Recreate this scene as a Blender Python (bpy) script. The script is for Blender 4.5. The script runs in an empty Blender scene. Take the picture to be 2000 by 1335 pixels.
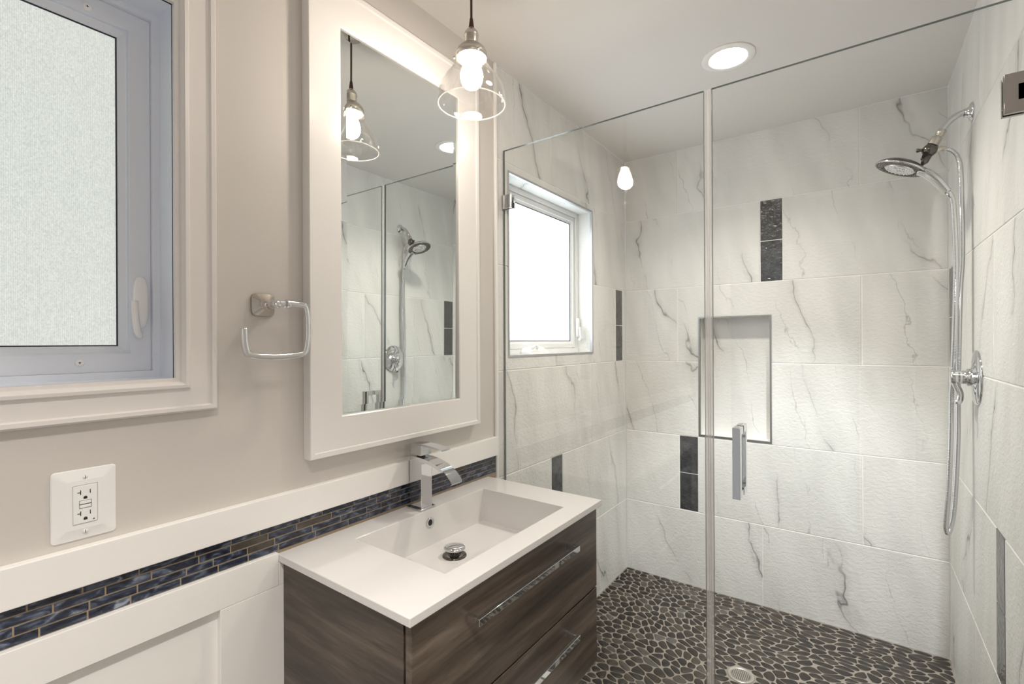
import bpy, bmesh, math, random
import numpy as np
from mathutils import Vector, Matrix

random.seed(7)
C = bpy.context.scene.collection
SC = bpy.context.scene

# ------------------------------------------------------------------ camera, world, exposure
cam_d = bpy.data.cameras.new('camera')
cam = bpy.data.objects.new('camera', cam_d)
C.objects.link(cam)
cam_d.sensor_width = 36.0
cam_d.lens = 931.85 / 2000 * 36.0
cam_d.clip_start = 0.01
R3 = Matrix(((0.809217144, 0.00437590208, 0.587493374),
             (0.587487758, 0.00260952547, -0.809228846),
             (-0.00507418512, 0.999987021, -0.000459116154)))
cam.matrix_world = Matrix.Translation((1.1177, 0.0, 1.338)) @ R3.to_4x4()
SC.camera = cam
SC.view_settings.view_transform = 'Standard'
SC.view_settings.look = 'None'
SC.view_settings.gamma = 1.0
SC.view_settings.use_curve_mapping = False
SC.view_settings.exposure = 0.95
world = bpy.data.worlds.new('world')
SC.world = world
world.use_nodes = True
world.node_tree.nodes['Background'].inputs[0].default_value = (1.0, 0.98, 0.96, 1)
world.node_tree.nodes['Background'].inputs[1].default_value = 0.22
cy = SC.cycles
cy.max_bounces = 14
cy.diffuse_bounces = 8
cy.glossy_bounces = 8
cy.transmission_bounces = 8
cy.transparent_max_bounces = 24
cy.sample_clamp_indirect = 6.0
cy.caustics_reflective = False
cy.caustics_refractive = False

# light strengths (radiance of each glowing surface)
BULB_L = 88.0
CAN_L = 60.0
FILL_SPOT_W = 105.0  # added fill spot aimed into the shower, watts
CAN_W = 4.6     # narrow beam of the shower downlight, watts
FILL_FLUSH_L = 5.5  # added fill lamp on the ceiling, out of view
FILL_DOWN_W = 9.5    # added fill downlight behind the viewer, watts
PANE1_L = 0.40
PANE2_L = 2.2

W = 1.425      # right wall
D = 2.69       # back wall
H = 2.40       # ceiling
YF = -1.2      # wall behind the camera
GY = 1.488     # plane of the shower glass

# ------------------------------------------------------------------ node helpers
class NT:
    def __init__(s, name):
        s.m = bpy.data.materials.new(name)
        s.m.use_nodes = True
        s.t = s.m.node_tree
        s.b = s.t.nodes['Principled BSDF']
        s.out = s.t.nodes['Material Output']
    def n(s, typ, **kw):
        nd = s.t.nodes.new(typ)
        for k, v in kw.items():
            setattr(nd, k, v)
        return nd
    def l(s, a, b):
        s.t.links.new(a, b)
    def coord(s, scale=(1, 1, 1)):
        g = s.n('ShaderNodeNewGeometry')
        mp = s.n('ShaderNodeMapping')
        mp.inputs['Scale'].default_value = scale
        s.l(g.outputs['Position'], mp.inputs['Vector'])
        return mp.outputs['Vector']
    def noise(s, vec, scale, detail=3, rough=0.5, dist=0.0):
        nd = s.n('ShaderNodeTexNoise')
        nd.inputs['Scale'].default_value = scale
        nd.inputs['Detail'].default_value = detail
        nd.inputs['Roughness'].default_value = rough
        nd.inputs['Distortion'].default_value = dist
        s.l(vec, nd.inputs['Vector'])
        return nd.outputs['Fac']
    def math(s, op, a, b=None, clamp=False):
        nd = s.n('ShaderNodeMath', operation=op)
        nd.use_clamp = clamp
        for i, v in enumerate((a, b)):
            if v is None: continue
            if isinstance(v, (int, float)): nd.inputs[i].default_value = v
            else: s.l(v, nd.inputs[i])
        return nd.outputs[0]
    def ramp(s, fac, stops, interp='LINEAR'):
        nd = s.n('ShaderNodeValToRGB')
        cr = nd.color_ramp
        cr.interpolation = interp
        while len(cr.elements) < len(stops): cr.elements.new(0.5)
        for e, (p, c) in zip(cr.elements, stops):
            e.position = p
            e.color = (*c, 1) if len(c) == 3 else c
        s.l(fac, nd.inputs[0])
        return nd.outputs['Color']
    def mix(s, fac, a, b, blend='MIX'):
        nd = s.n('ShaderNodeMix', data_type='RGBA', blend_type=blend)
        for k, v in ((0, fac), (6, a), (7, b)):
            if isinstance(v, (int, float)): nd.inputs[k].default_value = v
            elif isinstance(v, tuple): nd.inputs[k].default_value = (*v, 1)
            else: s.l(v, nd.inputs[k])
        return nd.outputs[2]
    def attr(s, name):
        a = s.n('ShaderNodeAttribute')
        a.attribute_name = name
        return a.outputs['Fac']
    def bump(s, h, strength, dist=0.002):
        b = s.n('ShaderNodeBump')
        b.inputs['Strength'].default_value = strength
        b.inputs['Distance'].default_value = dist
        s.l(h, b.inputs['Height'])
        s.l(b.outputs[0], s.b.inputs['Normal'])
        return b
    def set(s, **kw):
        for k, v in kw.items():
            k = k.replace('_', ' ')
            s.b.inputs[k].default_value = (*v, 1) if isinstance(v, tuple) else v
        return s

def simple(name, col, rough=0.5, metal=0.0, bump=None, spec=0.5):
    m = NT(name)
    m.set(Base_Color=col, Roughness=rough, Metallic=metal)
    m.b.inputs['Specular IOR Level'].default_value = spec
    if bump:
        sc, st, di = bump
        m.bump(m.noise(m.coord(), sc, 4), st, di)
    return m.m

# ------------------------------------------------------------------ materials
M = {}
def wall_paint():
    m = NT('wall_paint')
    c = m.noise(m.coord(), 1.7, 3)
    col = m.ramp(c, [(0.3, (0.60, 0.57, 0.54)), (0.7, (0.64, 0.61, 0.58))])
    m.l(col, m.b.inputs['Base Color'])
    m.set(Roughness=0.5)
    m.bump(m.noise(m.coord(), 260, 3), 0.10, 0.001)
    return m.m
M['wall'] = wall_paint()
M['ceiling'] = simple('ceiling_paint', (0.76, 0.74, 0.72), 0.7, bump=(180, .08, .001))
M['trim'] = simple('trim_paint', (0.88, 0.87, 0.855), 0.28, bump=(90, .05, .001))
def brushed_trim():
    m = NT('brushed_trim_paint')
    m.set(Base_Color=(0.76, 0.73, 0.715), Roughness=0.3)
    m.bump(m.noise(m.coord((1, .08, 1)), 320, 2), 0.06, 0.001)
    return m.m
M['casing'] = brushed_trim()
M['mirror_frame'] = simple('mirror_frame_lacquer', (0.83, 0.815, 0.80), 0.17, bump=(45, .03, .001))
M['vinyl'] = simple('window_vinyl', (0.74, 0.78, 0.86), 0.35)  # bluish daylight cast put into the base colour
M['vinyl_white'] = simple('white_window_vinyl', (0.80, 0.80, 0.80), 0.35)
M['gasket'] = simple('gasket_rubber', (0.015, 0.02, 0.045), 0.4)
M['ceramic'] = simple('sink_ceramic', (0.72, 0.705, 0.70), 0.06)
M['chrome'] = simple('chrome', (0.70, 0.71, 0.73), 0.04, 1.0)
M['dark_chrome'] = simple('dark_chrome', (0.13, 0.12, 0.105), 0.08, 1.0)
M['gun'] = simple('polished_hinge_steel', (0.36, 0.34, 0.33), 0.07, 1.0)
M['nickel'] = simple('satin_nickel', (0.62, 0.58, 0.53), 0.27, 1.0)
M['silver'] = simple('mirror_silver', (0.86, 0.89, 0.88), 0.0, 1.0)
M['alu'] = simple('aluminium_edge', (0.52, 0.53, 0.55), 0.28, 1.0)
M['alu_light'] = simple('bright_aluminium_edge', (0.50, 0.50, 0.52), 0.4, 0.8)
M['plastic'] = simple('white_plastic', (0.85, 0.85, 0.85), 0.18)
M['dark'] = simple('dark_slot', (0.02, 0.018, 0.016), 0.6)
M['cord'] = simple('brown_cord', (0.055, 0.018, 0.010), 0.7)
M['grout'] = simple('wall_grout', (0.88, 0.87, 0.84), 0.8, bump=(300, .2, .001))
M['floor_grout'] = simple('floor_grout', (0.29, 0.26, 0.225), 0.85, bump=(350, .4, .001))
M['floor_tile'] = simple('room_floor_tile', (0.24, 0.23, 0.22), 0.4)
M['drain'] = simple('drain_steel', (0.60, 0.57, 0.52), 0.32, 0.85)

def marble():
    m = NT('marble_tile')
    g = m.n('ShaderNodeNewGeometry')
    tid = m.attr('vary')
    off = m.n('ShaderNodeCombineXYZ')
    m.l(m.math('MULTIPLY', tid, 37.0), off.inputs[0])
    m.l(m.math('MULTIPLY', tid, 53.0), off.inputs[1])
    m.l(m.math('MULTIPLY', tid, 19.0), off.inputs[2])
    add = m.n('ShaderNodeVectorMath', operation='ADD')
    m.l(g.outputs['Position'], add.inputs[0]); m.l(off.outputs[0], add.inputs[1])
    sep = m.n('ShaderNodeSeparateXYZ')
    m.l(add.outputs[0], sep.inputs[0])
    px, py, pz = sep.outputs
    def veins(lean, scale, dist, dscale, w0, w1, shift):
        # wandering, nearly parallel cracks that lean away from the vertical
        q = m.n('ShaderNodeCombineXYZ')
        m.l(m.math('ADD', m.math('ADD', px, py), m.math('ADD', m.math('MULTIPLY', pz, lean), shift)), q.inputs[0])
        m.l(m.math('MULTIPLY', pz, 0.75), q.inputs[1])
        m.l(m.math('SUBTRACT', px, py), q.inputs[2])
        w = m.n('ShaderNodeTexWave', wave_type='BANDS', bands_direction='X', wave_profile='SIN')
        w.inputs['Scale'].default_value = scale
        w.inputs['Distortion'].default_value = dist
        w.inputs['Detail'].default_value = 5
        w.inputs['Detail Scale'].default_value = dscale
        w.inputs['Detail Roughness'].default_value = 0.58
        m.l(q.outputs[0], w.inputs['Vector'])
        f = m.math('POWER', w.outputs['Fac'], 0.5)
        thin = m.ramp(f, [(0.0, (1, 1, 1)), (w0, (.5, .5, .5)), (w1, (0, 0, 0))])
        halo = m.ramp(f, [(0.0, (1, 1, 1)), (w1 * 6, (0, 0, 0))])
        return thin, halo, q.outputs[0]
    thin, wide, v = veins(0.42, 0.62, 5.0, 1.6, 0.012, 0.036, 0.0)
    mask = m.ramp(m.noise(v, 3.4, 3, 0.55), [(0.43, (0, 0, 0)), (0.60, (1, 1, 1))])
    fine, fhalo, v2 = veins(0.28, 1.35, 4.0, 2.2, 0.016, 0.05, 3.7)
    mask2 = m.ramp(m.noise(v2, 5.0, 2, 0.5), [(0.48, (0, 0, 0)), (0.64, (1, 1, 1))])
    a = m.math('MULTIPLY', m.math('MULTIPLY', thin, mask), 0.85)
    b = m.math('MULTIPLY', m.math('MULTIPLY', wide, mask), 0.26)
    c = m.math('MULTIPLY', m.math('MULTIPLY', fine, mask2), 0.50)
    vein = m.math('ADD', m.math('ADD', a, b), c, clamp=True)
    sm = m.n('ShaderNodeMapping')
    sm.inputs['Scale'].default_value = (1, .22, 1)
    m.l(v, sm.inputs['Vector'])
    base = m.ramp(m.noise(sm.outputs[0], 6.0, 3), [(0.3, (0.69, 0.685, 0.67)), (0.62, (0.79, 0.785, 0.77))])
    col = m.mix(vein, base, (0.20, 0.195, 0.19))
    m.l(col, m.b.inputs['Base Color'])
    m.set(Roughness=0.42)
    m.b.inputs['Specular IOR Level'].default_value = 0.35
    rip = m.noise(m.coord((1, 1, 1.5)), 52, 5, 0.6, 0.6)
    m.bump(rip, 0.55, 0.005)
    return m.m
M['marble'] = marble()

def slate():
    m = NT('dark_glass_accent_tile')
    v = m.coord()
    h = m.noise(v, 42, 3, 0.5, 1.2)
    col = m.ramp(m.noise(v, 30, 3), [(0.3, (0.026, 0.028, 0.031)), (0.7, (0.066, 0.070, 0.078))])
    m.l(col, m.b.inputs['Base Color'])
    m.set(Roughness=0.16)
    m.bump(h, 0.7, 0.006)
    return m.m
M['slate'] = slate()

def mosaic():
    m = NT('dark_glass_mosaic')
    tid = m.attr('vary')
    off = m.n('ShaderNodeCombineXYZ')
    m.l(m.math('MULTIPLY', tid, 11.0), off.inputs[1])
    m.l(m.math('MULTIPLY', tid, 7.0), off.inputs[2])
    add = m.n('ShaderNodeVectorMath', operation='ADD')
    m.l(m.coord(), add.inputs[0]); m.l(off.outputs[0], add.inputs[1])
    mp = m.n('ShaderNodeMapping')
    mp.inputs['Rotation'].default_value = (0.6, 0, 0)
    mp.inputs['Scale'].default_value = (1, 1.0, 2.2)
    m.l(add.outputs[0], mp.inputs['Vector'])
    n = m.noise(mp.outputs[0], 24, 3, 0.5, 1.4)
    col = m.ramp(n, [(0.34, (0.012, 0.013, 0.022)), (0.52, (0.035, 0.045, 0.075)), (0.64, (0.11, 0.135, 0.19)), (0.78, (0.34, 0.37, 0.44))])
    brown = m.ramp(tid, [(0.965, (0, 0, 0)), (0.97, (1, 1, 1))], 'CONSTANT')
    col = m.mix(m.math('MULTIPLY', brown, 0.8), col, (0.075, 0.062, 0.042))
    m.l(col, m.b.inputs['Base Color'])
    m.set(Roughness=0.14)
    m.bump(n, 0.25, 0.003)
    return m.m
M['mosaic'] = mosaic()
M['mosaic_grout'] = simple('mosaic_grout', (0.36, 0.29, 0.205), 0.85)

def pebble():
    m = NT('pebble_stone')
    tid = m.attr('vary')
    v = m.coord()
    n = m.noise(v, 120, 4, 0.6)
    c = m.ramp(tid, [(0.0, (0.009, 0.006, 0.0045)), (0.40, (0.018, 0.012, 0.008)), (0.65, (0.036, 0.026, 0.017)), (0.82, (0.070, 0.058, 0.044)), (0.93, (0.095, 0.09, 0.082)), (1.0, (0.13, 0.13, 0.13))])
    c = m.mix(0.7, c, m.ramp(n, [(0.3, (0.35, 0.33, 0.3)), (0.7, (1, 1, 1))]), 'MULTIPLY')
    m.l(c, m.b.inputs['Base Color'])
    m.set(Roughness=0.46)
    m.bump(m.noise(v, 150, 4), 0.35, 0.002)
    return m.m
M['pebble'] = pebble()

def wood(name, scale):
    m = NT(name)
    v = m.coord(scale)
    n1 = m.noise(v, 10, 4, 0.55, 0.4)
    n2 = m.noise(v, 60, 3, 0.6, 0.2)
    n3 = m.noise(m.coord(tuple(s * 0.6 if s > 1 else s * 2.4 for s in scale)), 2.6, 2, 0.5, 0.6)
    t = m.math('ADD', m.math('ADD', m.math('MULTIPLY', n1, 0.5), m.math('MULTIPLY', n2, 0.2)), m.math('MULTIPLY', n3, 0.3))
    col = m.ramp(t, [(0.36, (0.020, 0.013, 0.009)), (0.46, (0.052, 0.037, 0.027)), (0.54, (0.096, 0.070, 0.052)), (0.66, (0.185, 0.145, 0.114))])
    m.l(col, m.b.inputs['Base Color'])
    m.set(Roughness=0.34)
    m.bump(n2, 0.06, 0.001)
    return m.m
M['wood_y'] = wood('dark_wood_along_front', (1.0, 0.16, 2.6))
M['wood_x'] = wood('dark_wood_along_side', (0.22, 1.0, 2.6))

def thin_glass(name, tint, extra=0.0, rough=0.0):
    m = NT(name)
    g = m.n('ShaderNodeNewGeometry')
    d = m.n('ShaderNodeVectorMath', operation='DOT_PRODUCT')
    m.l(g.outputs['Normal'], d.inputs[0]); m.l(g.outputs['Incoming'], d.inputs[1])
    cs = m.math('ABSOLUTE', d.outputs['Value'])
    p = m.math('POWER', m.math('SUBTRACT', 1.0, cs, clamp=True), 5.0)
    F = m.math('ADD', m.math('MULTIPLY', p, 0.96), 0.04 + extra, clamp=True)
    tr = m.n('ShaderNodeBsdfTransparent')
    tr.inputs['Color'].default_value = (*tint, 1)
    gl = m.n('ShaderNodeBsdfGlossy')
    gl.inputs['Roughness'].default_value = rough
    gl.inputs['Color'].default_value = (1, 1, 1, 1)
    mx = m.n('ShaderNodeMixShader')
    m.l(F, mx.inputs[0]); m.l(tr.outputs[0], mx.inputs[1]); m.l(gl.outputs[0], mx.inputs[2])
    m.l(mx.outputs[0], m.out.inputs['Surface'])
    m.t.nodes.remove(m.b)
    return m.m
M['glass'] = thin_glass('shower_glass', (0.985, 0.993, 0.988))
M['shade_glass'] = thin_glass('clear_shade_glass', (0.98, 0.975, 0.97), 0.045)
def glowing_rim():
    m = NT('ground_glass_rim')
    m.set(Base_Color=(0.92, 0.92, 0.90), Roughness=0.2)
    tl_ = m.n('ShaderNodeBsdfTranslucent')
    tl_.inputs['Color'].default_value = (0.95, 0.94, 0.92, 1)
    mx = m.n('ShaderNodeMixShader')
    mx.inputs[0].default_value = 0.6
    m.l(m.b.outputs[0], mx.inputs[1]); m.l(tl_.outputs[0], mx.inputs[2])
    m.l(mx.outputs[0], m.out.inputs['Surface'])
    return m.m
M['rim_glass'] = glowing_rim()
M['glass_edge'] = simple('glass_edge_green', (0.10, 0.125, 0.115), 0.15)
def clear_vinyl():
    m = NT('clear_vinyl_seal')
    m.set(Base_Color=(0.78, 0.77, 0.76), Roughness=0.12)
    tr = m.n('ShaderNodeBsdfTransparent')
    mx = m.n('ShaderNodeMixShader')
    mx.inputs[0].default_value = 0.38
    m.l(tr.outputs[0], mx.inputs[1]); m.l(m.b.outputs[0], mx.inputs[2])
    m.l(mx.outputs[0], m.out.inputs['Surface'])
    return m.m
M['seal'] = clear_vinyl()

def emit(name, col, strength):
    m = NT(name)
    m.b.inputs['Base Color'].default_value = (0.9, 0.9, 0.9, 1)
    m.b.inputs['Emission Color'].default_value = (*col, 1)
    m.b.inputs['Emission Strength'].default_value = strength
    return m.m
M['bulb'] = emit('lit_bulb', (1.0, 0.88, 0.74), BULB_L)
M['lens'] = emit('lit_downlight_lens', (1.0, 0.92, 0.80), CAN_L)
M['flush'] = emit('lit_ceiling_lamp', (1.0, 0.93, 0.86), FILL_FLUSH_L)

def pane(name, strength, c0, c1, reeded):
    m = NT(name)
    v = m.coord((1, 1, 0.7) if reeded else (1, 1, 1))
    n = m.noise(v, 420 if reeded else 160, 4, 0.7)
    big = m.noise(m.coord(), 3.0, 2)
    col = m.ramp(n, [(0.32, c0), (0.68, c1)])
    if reeded:
        w = m.n('ShaderNodeTexWave', bands_direction='Y')
        w.inputs['Scale'].default_value = 112
        w.inputs['Distortion'].default_value = 1.0
        m.l(m.coord((1, 1, 0.02)), w.inputs['Vector'])
        col = m.mix(0.30, col, m.ramp(w.outputs['Fac'], [(0.0, (0.50, 0.54, 0.50)), (1, (1, 1, 1))]), 'MULTIPLY')
    col = m.mix(0.5, col, m.ramp(big, [(0.3, (0.94, 0.99, 0.98)), (0.7, (1.0, 0.985, 0.94))]), 'MULTIPLY')
    m.set(Base_Color=(0.25, 0.27, 0.27), Roughness=0.3)
    m.l(col, m.b.inputs['Emission Color'])
    m.b.inputs['Emission Strength'].default_value = strength
    m.bump(n, 0.3, 0.002)
    return m.m
M['pane1'] = pane('reeded_daylight_pane', PANE1_L, (0.60, 0.66, 0.64), (1.0, 1.0, 0.95), True)
M['pane2'] = pane('frosted_daylight_pane', PANE2_L, (0.72, 0.82, 0.92), (0.9, 0.96, 1.0), False)

# ------------------------------------------------------------------ mesh helpers
def new():
    bm = bmesh.new()
    bm.faces.layers.float.new('vary')
    return bm

def quad(bm, pts, mi=0, vary=0.0):
    f = bm.faces.new([bm.verts.new(p) for p in pts])
    f.material_index = mi
    f[bm.faces.layers.float['vary']] = vary
    return f

def box(bm, x0, x1, y0, y1, z0, z1, bevel=0.0, mi=0, vary=0.0, seg=2, rot=None):
    vs = [bm.verts.new((x, y, z)) for x in (x0, x1) for y in (y0, y1) for z in (z0, z1)]
    lay = bm.faces.layers.float['vary']
    fs = []
    for idx in ((0, 1, 3, 2), (4, 6, 7, 5), (0, 4, 5, 1), (2, 3, 7, 6), (0, 2, 6, 4), (1, 5, 7, 3)):
        f = bm.faces.new([vs[i] for i in idx]); f.material_index = mi; f[lay] = vary; fs.append(f)
    if rot is not None:
        c = Vector(((x0 + x1) / 2, (y0 + y1) / 2, (z0 + z1) / 2))
        for v in vs: v.co = c + rot @ (v.co - c)
    if bevel > 0:
        es = list({e for f in fs for e in f.edges})
        r = bmesh.ops.bevel(bm, geom=es, offset=bevel, segments=seg, affect='EDGES', profile=0.6)
        for f in r['faces']:
            f.material_index = mi; f[lay] = vary; f.smooth = seg > 1
    return bm

def tube(bm, pts, rad, n=12, mi=0, cap=True, closed=False, square=None):
    """sweep a circle (or a rounded square of half sizes 'square') along pts; rad is a number or a list"""
    pts = [Vector(p) for p in pts]
    k = len(pts)
    T = []
    for i in range(k):
        a = pts[i - 1] if (i > 0 or closed) else pts[i]
        b = pts[(i + 1) % k] if (i < k - 1 or closed) else pts[i]
        T.append((b - a).normalized())
    up = Vector((1, 0, 0)) if abs(T[0].x) < 0.9 else Vector((0, 1, 0))
    nrm = (up - T[0] * up.dot(T[0])).normalized()
    rings = []
    for i in range(k):
        nrm = (nrm - T[i] * nrm.dot(T[i])).normalized()
        bn = T[i].cross(nrm)
        r = rad[i] if isinstance(rad, (list, tuple)) else rad
        ring = []
        for j in range(n):
            a = 2 * math.pi * j / n
            ca, sa = math.cos(a), math.sin(a)
            if square:
                e = 0.35
                ca = math.copysign(abs(ca) ** e, ca) * square[0]
                sa = math.copysign(abs(sa) ** e, sa) * square[1]
                ring.append(bm.verts.new(pts[i] + nrm * ca + bn * sa))
            else:
                ring.append(bm.verts.new(pts[i] + nrm * (ca * r) + bn * (sa * r)))
        rings.append(ring)
    m = k if closed else k - 1
    for i in range(m):
        A, B = rings[i], rings[(i + 1) % k]
        for j in range(n):
            f = bm.faces.new((A[j], A[(j + 1) % n], B[(j + 1) % n], B[j])); f.smooth = True; f.material_index = mi
    if cap and not closed:
        f = bm.faces.new(list(reversed(rings[0]))); f.material_index = mi
        f = bm.faces.new(rings[-1]); f.material_index = mi
    return bm

def lathe(bm, prof, origin, axis=(0, 0, 1), n=40, mi=0, smooth=True, cap0=False, cap1=False):
    """prof: list of (radius, height along axis)"""
    ax = Vector(axis).normalized()
    u = ax.orthogonal().normalized()
    w = ax.cross(u)
    o = Vector(origin)
    rings = []
    for r, h in prof:
        if r < 1e-6:
            rings.append([bm.verts.new(o + ax * h)])
        else:
            rings.append([bm.verts.new(o + ax * h + (u * math.cos(2 * math.pi * j / n) + w * math.sin(2 * math.pi * j / n)) * r) for j in range(n)])
    for A, B in zip(rings[:-1], rings[1:]):
        for j in range(n):
            if len(A) == 1 and len(B) == 1: continue
            if len(A) == 1: f = bm.faces.new((A[0], B[(j + 1) % n], B[j]))
            elif len(B) == 1: f = bm.faces.new((A[j], A[(j + 1) % n], B[0]))
            else: f = bm.faces.new((A[j], A[(j + 1) % n], B[(j + 1) % n], B[j]))
            f.smooth = smooth; f.material_index = mi
    if cap0 and len(rings[0]) > 1: bm.faces.new(rings[0]).material_index = mi
    if cap1 and len(rings[-1]) > 1: bm.faces.new(rings[-1]).material_index = mi
    return bm

def spline(pts, step=0.004):
    """Catmull-Rom through pts, resampled evenly"""
    P = [Vector(p) for p in pts]
    P = [P[0] * 2 - P[1]] + P + [P[-1] * 2 - P[-2]]
    out = []
    for i in range(1, len(P) - 2):
        p0, p1, p2, p3 = P[i - 1:i + 3]
        for k in range(24):
            t = k / 24
            out.append(0.5 * ((2 * p1) + (p2 - p0) * t + (2 * p0 - 5 * p1 + 4 * p2 - p3) * t * t + (3 * p1 - p0 - 3 * p2 + p3) * t ** 3))
    out.append(P[-2])
    res = [out[0]]
    acc = 0
    for a, b in zip(out[:-1], out[1:]):
        L = (b - a).length
        while L > 0 and acc + L >= step:
            a = a + (b - a) * ((step - acc) / L)
            res.append(a); L = (b - a).length; acc = 0
        acc += L
    return res

def frame(bm, inner, outer, prof, mi=0, cx=0.0):
    """mitred frame on the plane x = cx; inner / outer = (y0, y1, z0, z1); prof = [(s 0..1 from inner to outer, x offset)]"""
    loops = []
    for s, x in prof:
        r = [a + (b - a) * s for a, b in zip(inner, outer)]
        loops.append([bm.verts.new((cx + x, y, z)) for y, z in ((r[0], r[2]), (r[1], r[2]), (r[1], r[3]), (r[0], r[3]))])
    for A, B in zip(loops[:-1], loops[1:]):
        for j in range(4):
            bm.faces.new((A[j], A[(j + 1) % 4], B[(j + 1) % 4], B[j])).material_index = mi
    return bm

def frameY(bm, inner, outer, prof, cy_):
    """as frame(), on the plane y = cy_ with rects (x0, x1, z0, z1)"""
    n0 = len(bm.verts)
    frame(bm, inner, outer, prof)
    bm.verts.ensure_lookup_table()
    for v in bm.verts[n0:]:
        v.co = Vector((v.co.y, cy_ - v.co.x, v.co.z))
    return bm

ROOT = {}
def world_loc(o):
    l = Vector((0, 0, 0))
    while o: l = l + o.location; o = o.parent
    return l

def obj(name, bm, mats, parent=None, loc=None, label=None, fix=True):
    """link bm (built in world coordinates) as one mesh object"""
    if fix: bmesh.ops.recalc_face_normals(bm, faces=bm.faces[:])
    o = bpy.data.objects.new(name, bpy.data.meshes.new(name))
    base = world_loc(parent) if parent else Vector(loc or (0, 0, 0))
    bmesh.ops.translate(bm, verts=bm.verts[:], vec=-base)
    bm.to_mesh(o.data); bm.free()
    for m in (mats if isinstance(mats, (list, tuple)) else [mats]): o.data.materials.append(M[m])
    C.objects.link(o)
    if parent: o.parent = parent
    else: o.location = base
    if label: o['label'] = label
    return o

def thing(name, label, cat, loc, group=None, kind=None):
    o = bpy.data.objects.new(name, None)
    o.empty_display_size = 0.05
    C.objects.link(o)
    o.location = loc
    o['label'] = label
    o['category'] = cat
    if group: o['group'] = group
    if kind: o['kind'] = kind
    return o

def struct(name, bm, mats, label, cat, fix=True):
    o = obj(name, bm, mats, None, None, label, fix)
    o['kind'] = 'structure'
    o['category'] = cat
    return o

def smooth_bevel(o, w, seg=3, ang=35):
    b = o.modifiers.new('bevel', 'BEVEL')
    b.width = w; b.segments = seg; b.limit_method = 'ANGLE'; b.angle_limit = math.radians(ang)
    b.harden_normals = True
    for p in o.data.polygons: p.use_smooth = True
    return o

# ------------------------------------------------------------------ tiled walls
G = 0.0017      # half of a grout joint
CH = 0.0016     # chamfer
def tile(bm, u0, u1, v0, v1, to3, holes, mi, depth=0.005, edges=(1, 1, 1, 1), vary=None):
    """one tile slab face, cut by rectangular holes; edges = which sides are real tile edges (u0, u1, v0, v1)"""
    if vary is None: vary = random.random()
    if u1 - u0 < 0.004 or v1 - v0 < 0.004: return
    for h in holes:
        a, b, c, d = h
        if a < u1 - 1e-6 and b > u0 + 1e-6 and c < v1 - 1e-6 and d > v0 + 1e-6:
            rest = [x for x in holes if x is not h]
            if a > u0: tile(bm, u0, a, v0, v1, to3, rest, mi, depth, (edges[0], 0, edges[2], edges[3]), vary)
            if b < u1: tile(bm, b, u1, v0, v1, to3, rest, mi, depth, (0, edges[1], edges[2], edges[3]), vary)
            m0, m1 = max(u0, a), min(u1, b)
            if c > v0: tile(bm, m0, m1, v0, c, to3, rest, mi, depth, (edges[0] if m0 == u0 else 0, edges[1] if m1 == u1 else 0, edges[2], 0), vary)
            if d < v1: tile(bm, m0, m1, d, v1, to3, rest, mi, depth, (edges[0] if m0 == u0 else 0, edges[1] if m1 == u1 else 0, 0, edges[3]), vary)
            return
    o = [u0 + G * edges[0], u1 - G * edges[1], v0 + G * edges[2], v1 - G * edges[3]]
    i = [o[0] + CH * edges[0], o[1] - CH * edges[1], o[2] + CH * edges[2], o[3] - CH * edges[3]]
    lay = bm.faces.layers.float['vary']
    def ring(r, h): return [bm.verts.new(to3(a, b, h)) for a, b in ((r[0], r[2]), (r[1], r[2]), (r[1], r[3]), (r[0], r[3]))]
    A, B, Cc = ring(o, -depth), ring(o, -CH), ring(i, 0.0)
    fs = [bm.faces.new(Cc)]
    for P, Q in ((A, B), (B, Cc)):
        for j in range(4):
            fs.append(bm.faces.new((P[j], P[(j + 1) % 4], Q[(j + 1) % 4], Q[j])))
    for f in fs: f.material_index = mi; f[lay] = vary

ROW = 0.409
def rows(bm, lay, u_lo, u_hi, to3, holes, mi_t, mi_a, v_hi):
    """lay: per course a list of joints; a tuple (a, b) marks a dark accent strip"""
    for k, items in enumerate(lay):
        v0, v1 = k * ROW, min((k + 1) * ROW, v_hi)
        cuts = [u_lo]
        acc = []
        for it in items:
            if isinstance(it, tuple): cuts += [it[0], it[1]]; acc.append(it)
            else: cuts.append(it)
        cuts.append(u_hi)
        for a, b in zip(cuts[:-1], cuts[1:]):
            if (a, b) in acc:
                vm = (v0 + v1) / 2
                tile(bm, a, b, v0, vm, to3, holes, mi_a)
                tile(bm, a, b, vm, v1, to3, holes, mi_a)
            else:
                tile(bm, a, b, v0, v1, to3, holes, mi_t)

def holed(bm, u0, u1, v0, v1, holes, to3, h, mi):
    """flat backing at height h with one rectangular hole at most"""
    if not holes:
        quad(bm, [to3(u0, v0, h), to3(u1, v0, h), to3(u1, v1, h), to3(u0, v1, h)], mi); return
    a, b, c, d = holes[0]
    for r in ((u0, a, v0, v1), (b, u1, v0, v1), (a, b, v0, c), (a, b, d, v1)):
        quad(bm, [to3(r[0], r[2], h), to3(r[1], r[2], h), to3(r[1], r[3], h), to3(r[0], r[3], h)], mi)

W1 = (-0.36, 0.377, 1.270, 2.022)      # opening of the window beside the mirror
W2 = (1.521, 2.248, 1.285, 2.010)      # opening of the shower window
NI = (0.4225, 0.7585, 0.832, 1.461)    # niche
TE = 1.428                             # where the wall tile starts

toL = lambda u, v, h: (h, u, v)
toB = lambda u, v, h: (u, D - h, v)
toR = lambda u, v, h: (W - h, u, v)

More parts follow.
